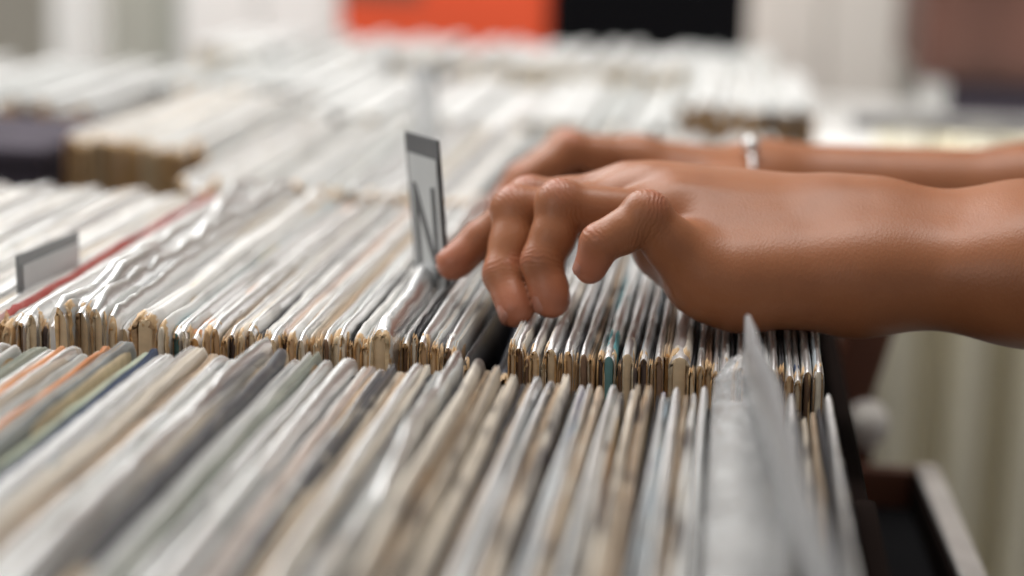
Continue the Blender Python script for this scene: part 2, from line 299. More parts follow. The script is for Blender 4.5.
# thick plastic-wrapped boxed record at the right of the front row
def wrapped_box(x, y, z, wd):
    root = empty('boxed_record_set', (x, y, z)); tag(root, 'thick white boxed set in crumpled clear wrap at the right of the front row', 'boxed record set')
    boxes('box', [((-wd / 2, .002, -.315), (wd / 2, .313, -.004))], M_boxwhite, root, .0025, 3)
    rng = np.random.default_rng(5); us = []
    for q in np.linspace(-.11, 0, 14)[:-1]: us.append((-wd / 2 - .0008, q))
    for q in np.linspace(-wd / 2, wd / 2, 16): us.append((q, .0015 + .004 * math.exp(-((q + wd * .1) / (wd * .3)) ** 2)))
    for q in np.linspace(0, -.11, 14)[1:]: us.append((wd / 2 + .0008, q))
    ys = np.linspace(-.004, .327, 60); V = np.zeros((len(us), len(ys), 3)); nz = [snoise(rng, 60, 4, 3) for _ in range(6)]
    for i, (xx, zz) in enumerate(us):
        for j, yy in enumerate(ys):
            a = i / len(us) * 5; k = int(a); f_ = a - k; nn = nz[k][j] * (1 - f_) + nz[min(k + 1, 5)][j] * f_
            e = max(0, (yy - .314) / .013); V[i, j] = (xx * (1 - .55 * e), yy, zz + nn * .0019 * (1 if zz > -.02 else .2) + .006 * math.sin(min(1, e * 1.3) * math.pi * .6) * (zz > -.01) + rng.uniform(-1, 1) * .0007)
    grid_mesh('plastic_wrap', V, MPW, root)
    return root
M_boxwhite = plain('white_box_card', (.36, .35, .34), .5, noise=.08, scale=60)
p = xat(742, 387, .687); wrapped_box(p[0] + .002, Y1 - .006, T + .001, .0235)
MPF = plastic_mat('cloudy_film', .42, .35, (.62, .62, .64))
# bent clear sheet standing up in front of the hand
def flap():
    A = np.array([.0065, .672, T + .0325]); B = np.array([.033, .40, T + .027]); V = np.zeros((9, 40, 3)); rng = np.random.default_rng(9); nn = snoise(rng, 40, 3, 2)
    for j, s in enumerate(np.linspace(0, 1, 40)):
        P_ = A + (B - A) * s; P_[2] -= .004 * math.exp(-s / .03)
        for i, q in enumerate(np.linspace(0, 1, 9)):
            V[i, j] = P_ + np.array([(.006 + .004 * s) * (q ** 1.3) - .004 * s + nn[j] * .0007 * (1 - q), .002 * math.sin(q * 3), -.30 * q if q > .5 else -.13 * q])
            if q > .5: V[i, j][2] = P_[2] - .065 - (q - .5) * .47
    o = grid_mesh('plastic_divider', V, MPF, solid=.0006)
    tag(o, 'bent cloudy plastic sheet sticking up from the front row under the near wrist', 'plastic divider')
flap()
it = []
for px, wpx, col, dz, lm, pl in [(768, 7, 'dark', -2, 'dark sleeve just right of the boxed set,', 0), (775, 7, 'grey', -3, 0, 0), (782, 6, 'tan', -4, 0, 0), (791, 8, 'dark', -1, 'round-folded dark', 1), (799, 6, 'black', -6, 0, 0), (805, 8, 'cream', -9, 'low cream', 0), (813, 6, 'tan', -6, 0, 0), (820, 7, 'black', -5, 'black end', 0), (828, 7, 'dark', -1, 'shiny black outermost', 1)]:
    p = xat(px, 343 + px * .059, .687)
    o = sleeve(p[0], Y1 + rnd.uniform(-.002, .002), T + dz * .001, (wpx - .6) * .000368, col, lean=-.03, plastic=pl)
    it.append((o, col, lm or None))
it[0] = (it[0][0], 'dark', 'narrow dark')
label_row(it, 'front', 'record sleeves in the front row')

GRIMY = 1.0; WORN = .35
# second row: near corner pixel, width px, colour, dz mm, landmark, plastic, paper index, dy mm
Y2 = 0.729
ROW2 = [(-396 + 16 * k, 16, ('white', 'pale', 'cream', 'white')[k % 4], (k * 5) % 4, 'cream' if 0 else 0, k % 2) for k in range(21)] + [(-60, 14, 'white', 0, 0, 0), (-46, 14, 'pale', 0, 0, 1), (-32, 12, 'cream', 0, 0, 0), (-20, 12, 'white', 0, 0, 1), (-9, 10, 'white', 1, 0, 0), (0, 9, 'pale', 0, 0, 0), (9, 9, 'cream', 0, 'short cream', 0), (17, 8, 'white', 2, 0, 1), (26, 10, 'cream', 2, 0, 1), (37, 13, 'white', 6, 'thick bright white', 1), (48, 9, 'pale', 1, 0, 0),
 (57, 9, 'white', 2, 0, 1), (66, 9, 'cream', 4, 0, 1), (78, 15, 'pale', 12, 'tall loose clear bagged', 2), (92, 13, 'white', 10, 0, 2), (105, 12, 'pale', 9, 0, 2), (117, 10, 'cream', 5, 'bagged cream', 2), (127, 9, 'pale', 2, 0, 1), (136, 8, 'grey', 0, 0, 0), (150, 20, 'white', 7, 'thickest bright white', 0), (166, 9, 'white', 4, 0, 0),
 (176, 9, 'teal', 0, 'teal spined', 1), (185, 8, 'pale', 2, 0, 1), (195, 11, 'orange', -1, 'orange tan spined', 1), (206, 9, 'white', 2, 0, 0), (216, 9, 'white', 3, 0, 1), (225, 7, 'tan', -1, 0, 0), (233, 8, 'pale', 1, 0, 1), (241, 8, 'cream', 1, 0, 0), (250, 9, 'white', 3, 'clean white', 1), (258, 6, 'dark', -1, 0, 0),
 (266, 9, 'white', 1, 0, 0), (275, 9, 'pale', 1, 0, 1), (284, 8, 'pink', 1, 'blush', 0), (293, 9, 'white', 2, 0, 0), (302, 9, 'pale', 1, 0, 1), (310, 6, 'cream', 0, 0, 0), (318, 8, 'tan', 1, 'rust brown edged', 0), (326, 7, 'cream', 1, 0, 1), (335, 9, 'pale', 2, 0, 0), (344, 8, 'white', 4, 0, 1), (351, 5, 'black', 0, 'thin black gap-line', 0),  # thin black entry stands in for a dark gap between sleeves
 (358, 9, 'white', 3, 0, 0), (367, 8, 'pale', 1, 0, 0), (382, 20, 'white', 6, 'puffed crumpled plastic bagged', 2), (397, 8, 'white', 2, 0, 0), (406, 9, 'pale', 2, 0, 1), (414, 6, 'black', 4, 'raised black', 0), (423, 10, 'pink', 3, 'dusty pink', 1), (433, 8, 'pale', 1, 0, 0), (441, 6, 'dark', -1, 0, 0), (448, 8, 'white', 1, 0, 1), (455, 6, 'pale', 0, 0, 0)]
ROW2R = [(513, 7, 'white', 3, 'frayed white', 0), (519, 9, 'cream', 2, 0, 1), (527, 6, 'dark', -2, 0, 0), (535, 9, 'pale', 1, 0, 1), (543, 5, 'black', -3, 0, 0), (551, 12, 'cream', 2, 'broad kraft spined', 1), (560, 5, 'dark', -1, 0, 0), (568, 10, 'white', 2, 0, 1), (576, 5, 'dark', -2, 0, 0), (584, 9, 'pale', 1, 0, 1), (592, 6, 'tan', -1, 0, 0),
 (600, 7, 'grey', 1, 0, 0), (609, 12, 'teal', 1, 'teal patched', 1), (619, 5, 'black', -3, 0, 0), (627, 12, 'cream', 2, 'wide tan spined', 1), (636, 6, 'dark', -3, 0, 0), (644, 9, 'blue', 1, 0, 1), (652, 5, 'dark', -2, 0, 0), (659, 8, 'pale', 2, 0, 1), (667, 8, 'tan', 2, 'golden tan', 0), (680, 18, 'cream', 2, 'widest pale cream', 1),
 (693, 6, 'dark', -1, 0, 0), (700, 8, 'pale', 1, 0, 1), (708, 9, 'brown', 1, 'torn brown', 0), (716, 7, 'dark', 0, 0, 1), (724, 9, 'white', 1, 0, 1), (733, 6, 'dark', -1, 0, 0), (741, 9, 'white', 1, 'crisp white', 1), (750, 7, 'grey', 0, 0, 0), (758, 7, 'dark', 0, 0, 1), (766, 7, 'pale', 0, 0, 0), (774, 9, 'cream', 1, 0, 1), (782, 6, 'dark', 0, 0, 0),
 (790, 8, 'grey', 0, 'pale blue grey', 1), (798, 7, 'navy', -1, 0, 1), (808, 9, 'cream', 1, 'tan spined outer cream', 1), (819, 9, 'blue', 2, 'shiny outermost pale blue', 1)]
it = []
for n_, row in enumerate((ROW2, ROW2R)):
    for px, wpx, col, dz, lm, pl in row:
        py = 332 + px * .044; p = xat(px, py, Y2)
        lean = rnd.uniform(-.006, .006) + (0 if n_ == 0 else -.02)
        pp = (.66, .50, .32) if wpx >= 12 else None
        if px > 690: dz -= 2
        if lm and 'teal' in lm: pp = (.13, .27, .27)
        if lm and ('orange' in lm or 'golden' in lm): pp = (.62, .33, .12)
        o = sleeve(p[0], Y2 + rnd.uniform(-.003, .003) - (.001 * dz if dz > 3 else 0), T + dz * .001 - .001, (wpx - .5) * .000378, col, lean=lean, yaw=rnd.uniform(-.002, .002), plastic=pl, paper=pp)
        it.append((o, col, lm or None))
red_x = ground(0, 318, 0)[0]
for o, col, l in it:
    if o.location.x < red_x + .003 and not l: tag(o, 'pale record sleeve left of the red edged one in the second row', 'record sleeve', 'pale sleeves left of the red edged one')
label_row([q for q in it if q[0].location.x >= red_x + .003 or q[2]], 'second', 'record sleeves in the second row')
# red-edged sleeve at the left of the second row
a = ground(0, 318, 0); b = ground(150, 232, 0)
r_ = sleeve(a[0] + .0002, Y2 + .004, T + .002, .0013, 'red', plastic=0); tag(r_, 'thin bright red edged record sleeve at the left of the second row', 'record sleeve', 'record sleeves in the second row')
# black sleeve face seen in the parting
p = xat(466, 353, Y2)
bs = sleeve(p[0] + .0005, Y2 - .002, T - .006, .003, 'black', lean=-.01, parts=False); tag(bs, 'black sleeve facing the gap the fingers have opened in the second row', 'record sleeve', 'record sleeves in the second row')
p = xat(497, 356, Y2)
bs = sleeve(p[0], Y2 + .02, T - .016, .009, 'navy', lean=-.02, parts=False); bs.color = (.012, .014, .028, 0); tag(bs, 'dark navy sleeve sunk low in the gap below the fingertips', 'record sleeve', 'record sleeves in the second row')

# third row (blurred): two blocks
for i in range(71):
    x = .038 - i * .0049; col = rnd.choice(['white'] * 7 + ['pale'] * 4 + ['cream'] * 2 + ['grey'])
    o = sleeve(x, 1.062 + rnd.uniform(-.004, .004), T + rnd.uniform(-.003, .006), .0044, col, plastic=1 if rnd.random() < .5 else 0, parts=False)
    tag(o, 'blurred pale record sleeve in the packed row behind the fingers', 'record sleeve', 'blurred sleeves in the row behind the fingers')
for i in range(15):
    x = -.334 - i * .0062; col = rnd.choice(['white'] * 6 + ['pale'] * 3 + ['cream'] * 3)
    o = sleeve(x, 1.215 + rnd.uniform(-.004, .004), T + rnd.uniform(-.003, .006), .0054, col, plastic=0, parts=False)
    tag(o, 'blurred pale record sleeve with brown spine in the block at upper left', 'record sleeve', 'blurred brown spined sleeves at upper left')
# ------------------------------------------------------------------ everything behind and around
M_dark = plain('dark_wood', (.010, .006, .005), .9, spec=.05, noise=.3, scale=12, stretch=(1, .15, 1))
M_brown = plain('brown_wood', (.17, .062, .035), .5, noise=.3, scale=14, stretch=(1, .2, 1))
M_black = plain('black_card', (.008, .008, .009), .9, spec=.05)
M_floor = plain('grey_floor', (.20, .18, .16), .5, noise=.1, scale=6)
M_wall = plain('painted_wall', (.50, .47, .41), .8, noise=.03, scale=3)
M_white = plain('white_paint', (.83, .83, .81), .6, noise=.03, scale=5)
M_cream = plain('cream_paint', (.78, .74, .69), .6, noise=.03, scale=5)
M_grey = plain('grey_green_paint', (.42, .42, .37), .6, noise=.04, scale=5)
M_red = plain('red_orange_paint', (.80, .10, .035), .5, noise=.05, scale=9)
M_steel = plain('brushed_metal', (.72, .72, .72), .35, metal=.85, noise=.12, scale=50)
M_curtain = plain('cream_cloth', (.82, .77, .62), .9, noise=.05, scale=80)
M_purple = plain('purple_grey_card', (.055, .046, .06), .8, spec=.15)
M_ceil = plain('ceiling_paint', (.8, .8, .78), .8, noise=.02)
def struct(name, lst, mat, bevel=0): o = boxes(name, lst, mat, None, bevel); return tag(o, kind='structure')
struct('floor', [((-4, -2, -.05), (4, 4.7, 0))], M_floor)
struct('wall_back', [((-4, 4.6, 0), (4, 4.7, 3.4))], M_wall)
M_cardw = plain('white_card', (.54, .54, .53), .6, noise=.1)
M_cardc = plain('cream_card', (.50, .46, .40), .6, noise=.1)
M_cov = plain('pale_grey_card', (.48, .49, .48), .4, noise=.1)
# packed rows too far off to count one by one
def packed(name, x0, x1, y0, y1, pitch, label, seed, jit=.006, cols=('w', 'w', 'w', 'p', 'c'), zz=0.):
    r2 = random.Random(seed); L_ = []; x = x0
    mi = dict(w=0, p=1, c=2, k=3, b=4)
    while x < x1:
        wd = pitch * r2.uniform(.7, 1.4); dz = r2.uniform(-jit, jit) + zz; yy = y0 + r2.uniform(-.006, .006); k = mi[r2.choice(cols)]
        L_.append(((x, yy + .002, T - .344), (x + wd * .9, y1, T + dz), k)); L_.append(((x + wd * .1, yy, T - .344), (x + wd * .8, yy + .003, T + dz - .003), mi[r2.choice('kkkkb')]))
        x += wd
    o = boxes(name, L_, [M_cardw, M_cov, M_cardc, MK, M_dark], None, 0); return tag(o, label, 'records', kind='stuff')
packed('packed_records', -.045, .055, 1.50, 1.80, .008, 'blurred pale records packed beyond the far hand', 1, .005, ('w', 'w', 'p', 'w'), .006)
packed('packed_records', -.315, -.05, 1.40, 1.70, .010, 'blurred white records at the centre, far behind the letter tab', 5, .005, ('w', 'w', 'w', 'p'))
packed('packed_records', -.52, .03, 1.87, 2.08, .012, 'blurred white records below the red box and black case', 2, .006, ('w', 'w', 'w', 'p', 'w'))
packed('packed_records', -1.15, -.475, 1.40, 1.70, .010, 'blurred white records behind the dark purple grey box', 7, .005, ('w', 'w', 'w', 'p'))
packed('packed_records', -.465, -.33, 1.56, 1.84, .010, 'blurred white records behind the upper left block', 3, .005, ('w', 'w', 'w', 'p'))
def bin_(x0, x1, y0, y1, label, top=T - .10, panel=None):
    root = empty('record_bin', ((x0 + x1) / 2, (y0 + y1) / 2, T - .345)); cx, cy, cz = root.location
    tag(root, label, 'record bin')
    def B(n, lo, hi, m=M_dark): boxes(n, [((lo[0] - cx, lo[1] - cy, lo[2] - cz), (hi[0] - cx, hi[1] - cy, hi[2] - cz))], m, root, .002)
    zb = T - .345
    B('base_board', (x0, y0, zb), (x1, y1, zb + .012)); B('front_board', (x0, y0, zb + .012), (x1, y0 + .009, top)); B('back_board', (x0, y1 - .009, zb + .012), (x1, y1, top))
    B('side_board', (x1 - .008, y0 + .009, zb + .012), (x1, y1 - .009, panel or top)); B('side_board', (x0, y0 + .009, zb + .012), (x0 + .012, y1 - .009, top))
    return root
bin_(-.50, .056, .358, .701, 'dark wooden bin holding the front row of records', panel=T - .04)
bin_(-.50, .056, .705, 1.050, 'dark wooden bin holding the second row of records', top=T - .07, panel=T - .05)
bin_(-.325, .056, 1.053, 1.39, 'dark wooden bin holding the blurred row behind the fingers', top=T - .06)
bin_(-.46, -.326, 1.20, 1.545, 'dark wooden bin holding the brown spined block at upper left', top=T - .06)
# the table they stand on
tb = empty('display_table', (-.7, 1.3, 0)); tag(tb, 'long dark display table under all the record bins', 'table')
def TB(n, lo, hi, m=M_dark): boxes(n, [((lo[0] + .7, lo[1] - 1.3, lo[2]), (hi[0] + .7, hi[1] - 1.3, hi[2]))], m, tb, .003)
TB('table_top', (-1.75, .30, T - .37), (.062, 2.3, T - .345))
for lx in (-1.70, .01):
    for ly in (.34, 2.2): TB('leg', (lx, ly, 0), (lx + .05, ly + .05, T - .37))
# props at the back, each standing on the table's far end or on the floor behind it
def span(px0, px1, py, y): return xat(px0, py, y)[0], xat(px1, py, y)[0]
def thing_box(name, label, cat, px0, px1, pyb, y, depth, ztop, mat, zbase=None, bevel=.006, pytop=None):
    x0, x1 = span(px0, px1, pyb, y); zb = zbase if zbase is not None else xat((px0 + px1) / 2, pyb, y)[2]
    if pytop is not None: ztop = xat((px0 + px1) / 2, pytop, y)[2]
    o = boxes(name, [((x0, y, zb), (x1, y + depth, ztop))], mat, None, bevel); return tag(o, label, cat)
# red crate with a handle slot and brown end
x0, x1 = span(340, 547, 40, 2.42)
rc = empty('red_crate', ((x0 + x1) / 2, 2.5, T - .345)); tag(rc, 'bright red-orange crate standing behind the white records', 'crate'); h = T + .22 - (T - .345); wv = (x1 - x0) / 2
boxes('panel', [((-wv, -.08, 0), (wv, -.06, h)), ((-wv, .20, 0), (wv, .22, h)), ((-wv, -.06, 0), (-wv + .02, .20, h)), ((wv - .02, -.06, 0), (wv, .20, h)), ((-wv + .02, -.06, 0), (wv - .02, .20, .02))], M_red, rc, .004)
sb = boxes('brown_corner_label', [((-wv + .0, -.0815, h - .20), (-wv + .10, -.0802, h - .0))], plain('brown_red_card', (.25, .09, .06), .7), rc, 0); sb.name = 'brown_label'  # thin brown card on the crate's upper left corner
x0, x1 = span(549, 748, 30, 2.42)
bc = empty('black_speaker', ((x0 + x1) / 2, 2.5, T - .345)); tag(bc, 'black loudspeaker cabinet standing behind the white records', 'speaker'); wv = (x1 - x0) / 2; hb = .335 + .24
boxes('cabinet', [((-wv, -.08, 0), (wv, .2, hb))], M_black, bc, .006); boxes('grille', [((-wv + .012, -.088, .02), (wv - .012, -.08, hb - .015))], plain('black_mesh', (.006, .006, .007), 1.0, scale=400, spec=.02), bc, .003)
sh = boxes('back_shelf', [((-1.8, 2.36, T - .37), (.03, 2.75, T - .345)), ((-1.78, 2.40, 0), (-1.73, 2.7, T - .37)), ((-.02, 2.4, 0), (.03, 2.7, T - .37)), ((-.9, 2.4, 0), (-.85, 2.7, T - .37))], M_dark, None, .003)
tag(sh, 'low dark shelf behind the records carrying the red crate and black speaker', 'shelf')
# tall pale things at the back
def panel_thing(name, label, cat, px0, px1, y, depth, mat, zt=2.6):
    x0, x1 = span(px0, px1, 30, y); root = empty(name, ((x0 + x1) / 2, y, 0)); tag(root, label, cat); wv = (x1 - x0) / 2
    boxes('carcass', [((-wv, 0, 0), (wv, depth, zt))], mat, root, .01)
    boxes('door', [((-wv + .015, -.018, .08), (-.003, 0, zt - .03))], mat, root, .004); boxes('door', [((.003, -.018, .08), (wv - .015, 0, zt - .03))], mat, root, .004)
    return root
panel_thing('white_cupboard', 'tall bright white cupboard left of the red crate', 'cupboard', 178, 345, 3.2, .5, M_white)
panel_thing('cream_cupboard', 'tall cream cupboard between the black speaker and the brown cabinet', 'cupboard', 742, 908, 3.0, .5, M_cream)
panel_thing('grey_locker', 'grey green locker beside the white cupboard', 'locker', 106, 176, 3.3, .4, M_grey)
panel_thing('white_locker', 'narrow white locker at the far left', 'locker', 50, 106, 3.3, .4, M_white)
# brown cabinet right with stacked grey cases under it
x0, x1 = span(922, 1100, 60, 2.3); zc = xat(970, 84, 2.3)[2]; zd = xat(970, 124, 2.3)[2]
cb = empty('brown_cabinet', ((x0 + x1) / 2, 2.4, zc)); tag(cb, 'dark brown wooden cabinet at the upper right above the grey case', 'cabinet'); wv = (x1 - x0) / 2
M_cab = plain('cabinet_brown', (.13, .06, .045), .5, noise=.3, scale=10)
boxes('carcass', [((-wv, -.1, .003), (wv, .3, .7))], M_cab, cb, .006); boxes('door', [((-wv + .015, -.115, .02), (wv - .015, -.1, .68))], M_cab, cb, .004); boxes('handle', [((-wv + .04, -.13, .3), (-wv + .055, -.115, .42))], M_steel, cb, .003)
gc = empty('grey_case', ((x0 + x1) / 2, 2.4, zd)); tag(gc, 'purple grey case under the brown cabinet', 'case'); hh = zc - zd
boxes('shell', [((-wv + .02, -.1, .002), (wv, .28, hh * .46)), ((-wv + .02, -.1, hh * .5), (wv, .28, hh))], M_purple, gc, .006); boxes('seam', [((-wv + .025, -.095, hh * .46), (wv - .01, .27, hh * .5))], M_black, gc, 0); boxes('corner_trim', [((-wv + .0, -.104, 0), (-wv + .03, -.06, hh + .002))], M_steel, gc, .003)
# white counter top behind the far arm with body beneath
x0, x1 = span(818, 1200, 130, 1.95); z1 = xat(900, 126, 2.45)[2]
ct = empty('white_counter', ((x0 + x1) / 2, 2.3, 0)); tag(ct, 'white counter top running behind the far forearm', 'counter'); wv = (x1 - x0) / 2; zt = min(z1, zd) - .003
boxes('worktop', [((-wv, -.40, zt - .03), (wv, .45, zt))], M_white, ct, .006)
boxes('counter_body', [((-wv + .03, -.34, 0), (wv, .42, zt - .03))], M_cream, ct, .004)
# pleated curtain lower right
def curtain():
    x0 = xat(862, 340, 1.62)[0]; n = 170; us = np.linspace(x0, x0 + .62, n); zs = np.linspace(.02, T - .02, 14); V = np.zeros((n, 14, 3)); rng = np.random.default_rng(4)
    for i, x in enumerate(us):
        ph = (x - x0) / .054 * 2 * math.pi + .5 * math.sin(x * 23)
        for j, z in enumerate(zs): V[i, j] = (x + .004 * math.sin(ph * 2), 1.62 + .028 * math.cos(ph + .3 * math.sin(z * 6)) , z)
    o = grid_mesh('pleated_curtain', V, M_curtain, solid=.002); tag(o, 'pleated pale khaki curtain hanging at the lower right behind the arms', 'curtain')
    rod = boxes('curtain_rail', [((x0 - .02, 1.612, T - .02), (x0 + .64, 1.628, T - .004))], M_steel, None, .003)
    rod.parent = o
curtain()
# empty dark bin with metal edge at lower right
zr = T - .13
A = ground(934, 466, -.13); B_ = ground(982, 576, -.13)
dirv = (B_ - A)[:2]; dirv /= np.linalg.norm(dirv); nrm = np.array([dirv[1], -dirv[0]]);
if nrm[0] > 0: nrm = -nrm   # points to -x
def oriented(name, s0, s1, t0, t1, z0, z1, mat, parent, bev=.002):
    o = boxes(name, [((s0, t0, z0), (s1, t1, z1))], mat, parent, bev); return o
ang = math.atan2(dirv[1], dirv[0])
eb = empty('empty_bin', (A[0], A[1], T - .42), (0, 0, ang)); tag(eb, 'empty dark bin with a pale metal edge strip at the lower right', 'bin')
# local x runs along the strip towards the viewer; local y: side of -x world
sg = 1 if (Matrix.Rotation(ang, 3, 'Z') @ Vector((0, 1, 0))).x < 0 else -1
def EB(n, x0, x1, y0, y1, z0, z1, m): 
    ya, yb = sorted((y0 * sg, y1 * sg)); return boxes(n, [((x0, ya, z0), (x1, yb, z1))], m, eb, .0015)
hb = zr - (T - .42)
EB('side_board', 0, .30, .0, .012, .01, hb - .004, M_dark); EB('metal_strip', -.004, .30, -.003, .010, hb - .004, hb, M_steel)
EB('back_board', -.012, 0, 0, .062, .01, hb - .004, M_brown); EB('base_board', -.012, .30, 0, .062, 0, .01, M_dark); EB('side_board', 0, .30, .050, .062, .01, hb - .01, M_dark); EB('dark_fill', .012, .29, .0125, .0495, .011, hb - .02, M_black)  # dark interior of the empty bin put in as a solid black block
st = boxes('low_stand', [((.07, .72, T - .445), (.26, 1.08, T - .42)), ((.08, .74, 0), (.11, .77, T - .445)), ((.22, .74, 0), (.25, .77, T - .445)), ((.08, 1.03, 0), (.11, 1.06, T - .445)), ((.22, 1.03, 0), (.25, 1.06, T - .445))], M_dark, None, .002)
tag(st, 'low dark stand under the empty bin', 'stand')

# dark box left of the brown-spined block
db = empty('dark_box', (-.508, 1.25, T - .345)); tag(db, 'dark purple grey box at the far left beside the brown spined block', 'box')
boxes('box_body', [((-.15, -.05, 0), (.075, .10, (.335 - .004)))], M_purple, db, .004); boxes('lid', [((-.153, -.054, (.335 - .004)), (.078, .104, .335 + .008))], M_purple, db, .004)
# slanted brown post and pale door knob right of the bins
pa, pb = xat(862, 325, 1.16), xat(820, 452, 1.16)
sp = empty('slanted_post', tuple(pb)); tag(sp, 'slanted orange brown wooden post behind the end of the bins', 'post')
dv = pa - pb; ln = np.linalg.norm(dv) * 1.25; o = boxes('post_board', [((-.055, -.012, -.55), (.0, .012, ln))], M_brown, sp, .002); sp.rotation_euler = (Vector(dv)).to_track_quat('Z', 'Y').to_euler()
k_ = at(866, 424, 1.13); bm = bmesh.new(); bmesh.ops.create_uvsphere(bm, u_segments=24, v_segments=16, radius=.013); bmesh.ops.scale(bm, vec=(1, 1, 1.15), verts=bm.verts); me = bpy.data.meshes.new('white_knob'); bm.to_mesh(me); bm.free()
kb = empty('ceramic_ball', tuple(k_)); tag(kb, 'small round pale ball on the dark upright behind the bin end', 'ornament'); meshobj('knob_ball', me, M_cream, kb, True)
up = boxes('dark_upright', [((k_[0] - .055, k_[1] + .015, 0), (k_[0] + .006, k_[1] + .03, k_[2] + .012))], M_brown, None, .002); tag(up, 'dark brown upright board behind the bin end carrying the pale ball', 'board')
boxes('knob_shank', [((-.004, .008, -.004), (.004, .02, .004))], M_steel, kb, .001)
# ------------------------------------------------------------------ divider tabs
M_tabblack = plain('black_tab_plastic', (.035, .036, .04), .4, spec=.5)
M_tabgrey = plain('grey_tab_plastic', (.16, .17, .175), .4)
M_tabpaper = plain('grey_tab_paper', (.52, .53, .53), .7, noise=.05)
def divider(name, label, corners, depth, frame, paper, letter=None, side=.1, top=.12):
    """corners: bottom-left, bottom-right, top-right, top-left world points of the tab"""
    bl, br, tr, tl = [np.array(c) for c in corners]; root = empty(name, tuple(bl)); tag(root, label, 'divider')
    u = unit(br - bl); v = unit(tl - bl); n = unit(np.cross(u, v)); wd = np.linalg.norm(br - bl); ht = np.linalg.norm(tl - bl)
    if n[1] > 0: n = -n
    root.matrix_world = Matrix([[u[0], v[0], n[0], bl[0]], [u[1], v[1], n[1], bl[1]], [u[2], v[2], n[2], bl[2]], [0, 0, 0, 1]])
    boxes('card', [((0, -.20, -.0006), (wd, ht, .0006))], frame, root, .0003, 1)
    boxes('paper_insert', [((wd * side, ht * .06, .0007), (wd * (1 - side * .6), ht * (1 - top), .0012))], paper, root, 0)
    if letter:
        cu = bpy.data.curves.new('letter', 'FONT'); cu.body = letter; cu.size = ht * .8; cu.extrude = .0002; cu.align_x = 'CENTER'; cu.offset = .0002
        tmp = bpy.data.objects.new('tmp', cu); C.objects.link(tmp); dg = bpy.context.evaluated_depsgraph_get(); me = bpy.data.meshes.new_from_object(tmp.evaluated_get(dg)); bpy.data.objects.remove(tmp); me.materials.clear(); o = bpy.data.objects.new('letter', me); C.objects.link(o); o.parent = root; o.location = (wd * .52, ht * .16, .0014); me.materials.append(frame); o.scale = (.62, 1.0, 1)
    return root
y = .845
tl = xat(406, 131, y); bl = xat(418, 293, y + .003); tr = xat(439, 140, y - .03); br = bl + (tr - tl)
divider('divider_tab', 'tall black edged divider tab with a grey letter card touched by the fingertip', (bl, br, tr, tl), .2, M_tabblack, M_tabpaper, 'N')
a = xat(15, 256, .775); b_ = xat(80, 235, .845); c_ = xat(18, 296, .775)
divider('divider_tab', 'low grey framed divider tab at the left of the second row', (c_, c_ + (b_ - a), b_, a), .1, M_tabgrey, M_tabpaper, None, .06, .28)
a = xat(408, 62, 1.30); b_ = xat(434, 70, 1.27); c_ = xat(414, 150, 1.30)
divider('divider_tab', 'faint blurred grey divider tab far behind the tall one', (c_, c_ + (b_ - a), b_, a), .1, plain('pale_tab', (.42, .43, .44), .5), plain('pale_tab_paper', (.6, .6, .6), .6), None)
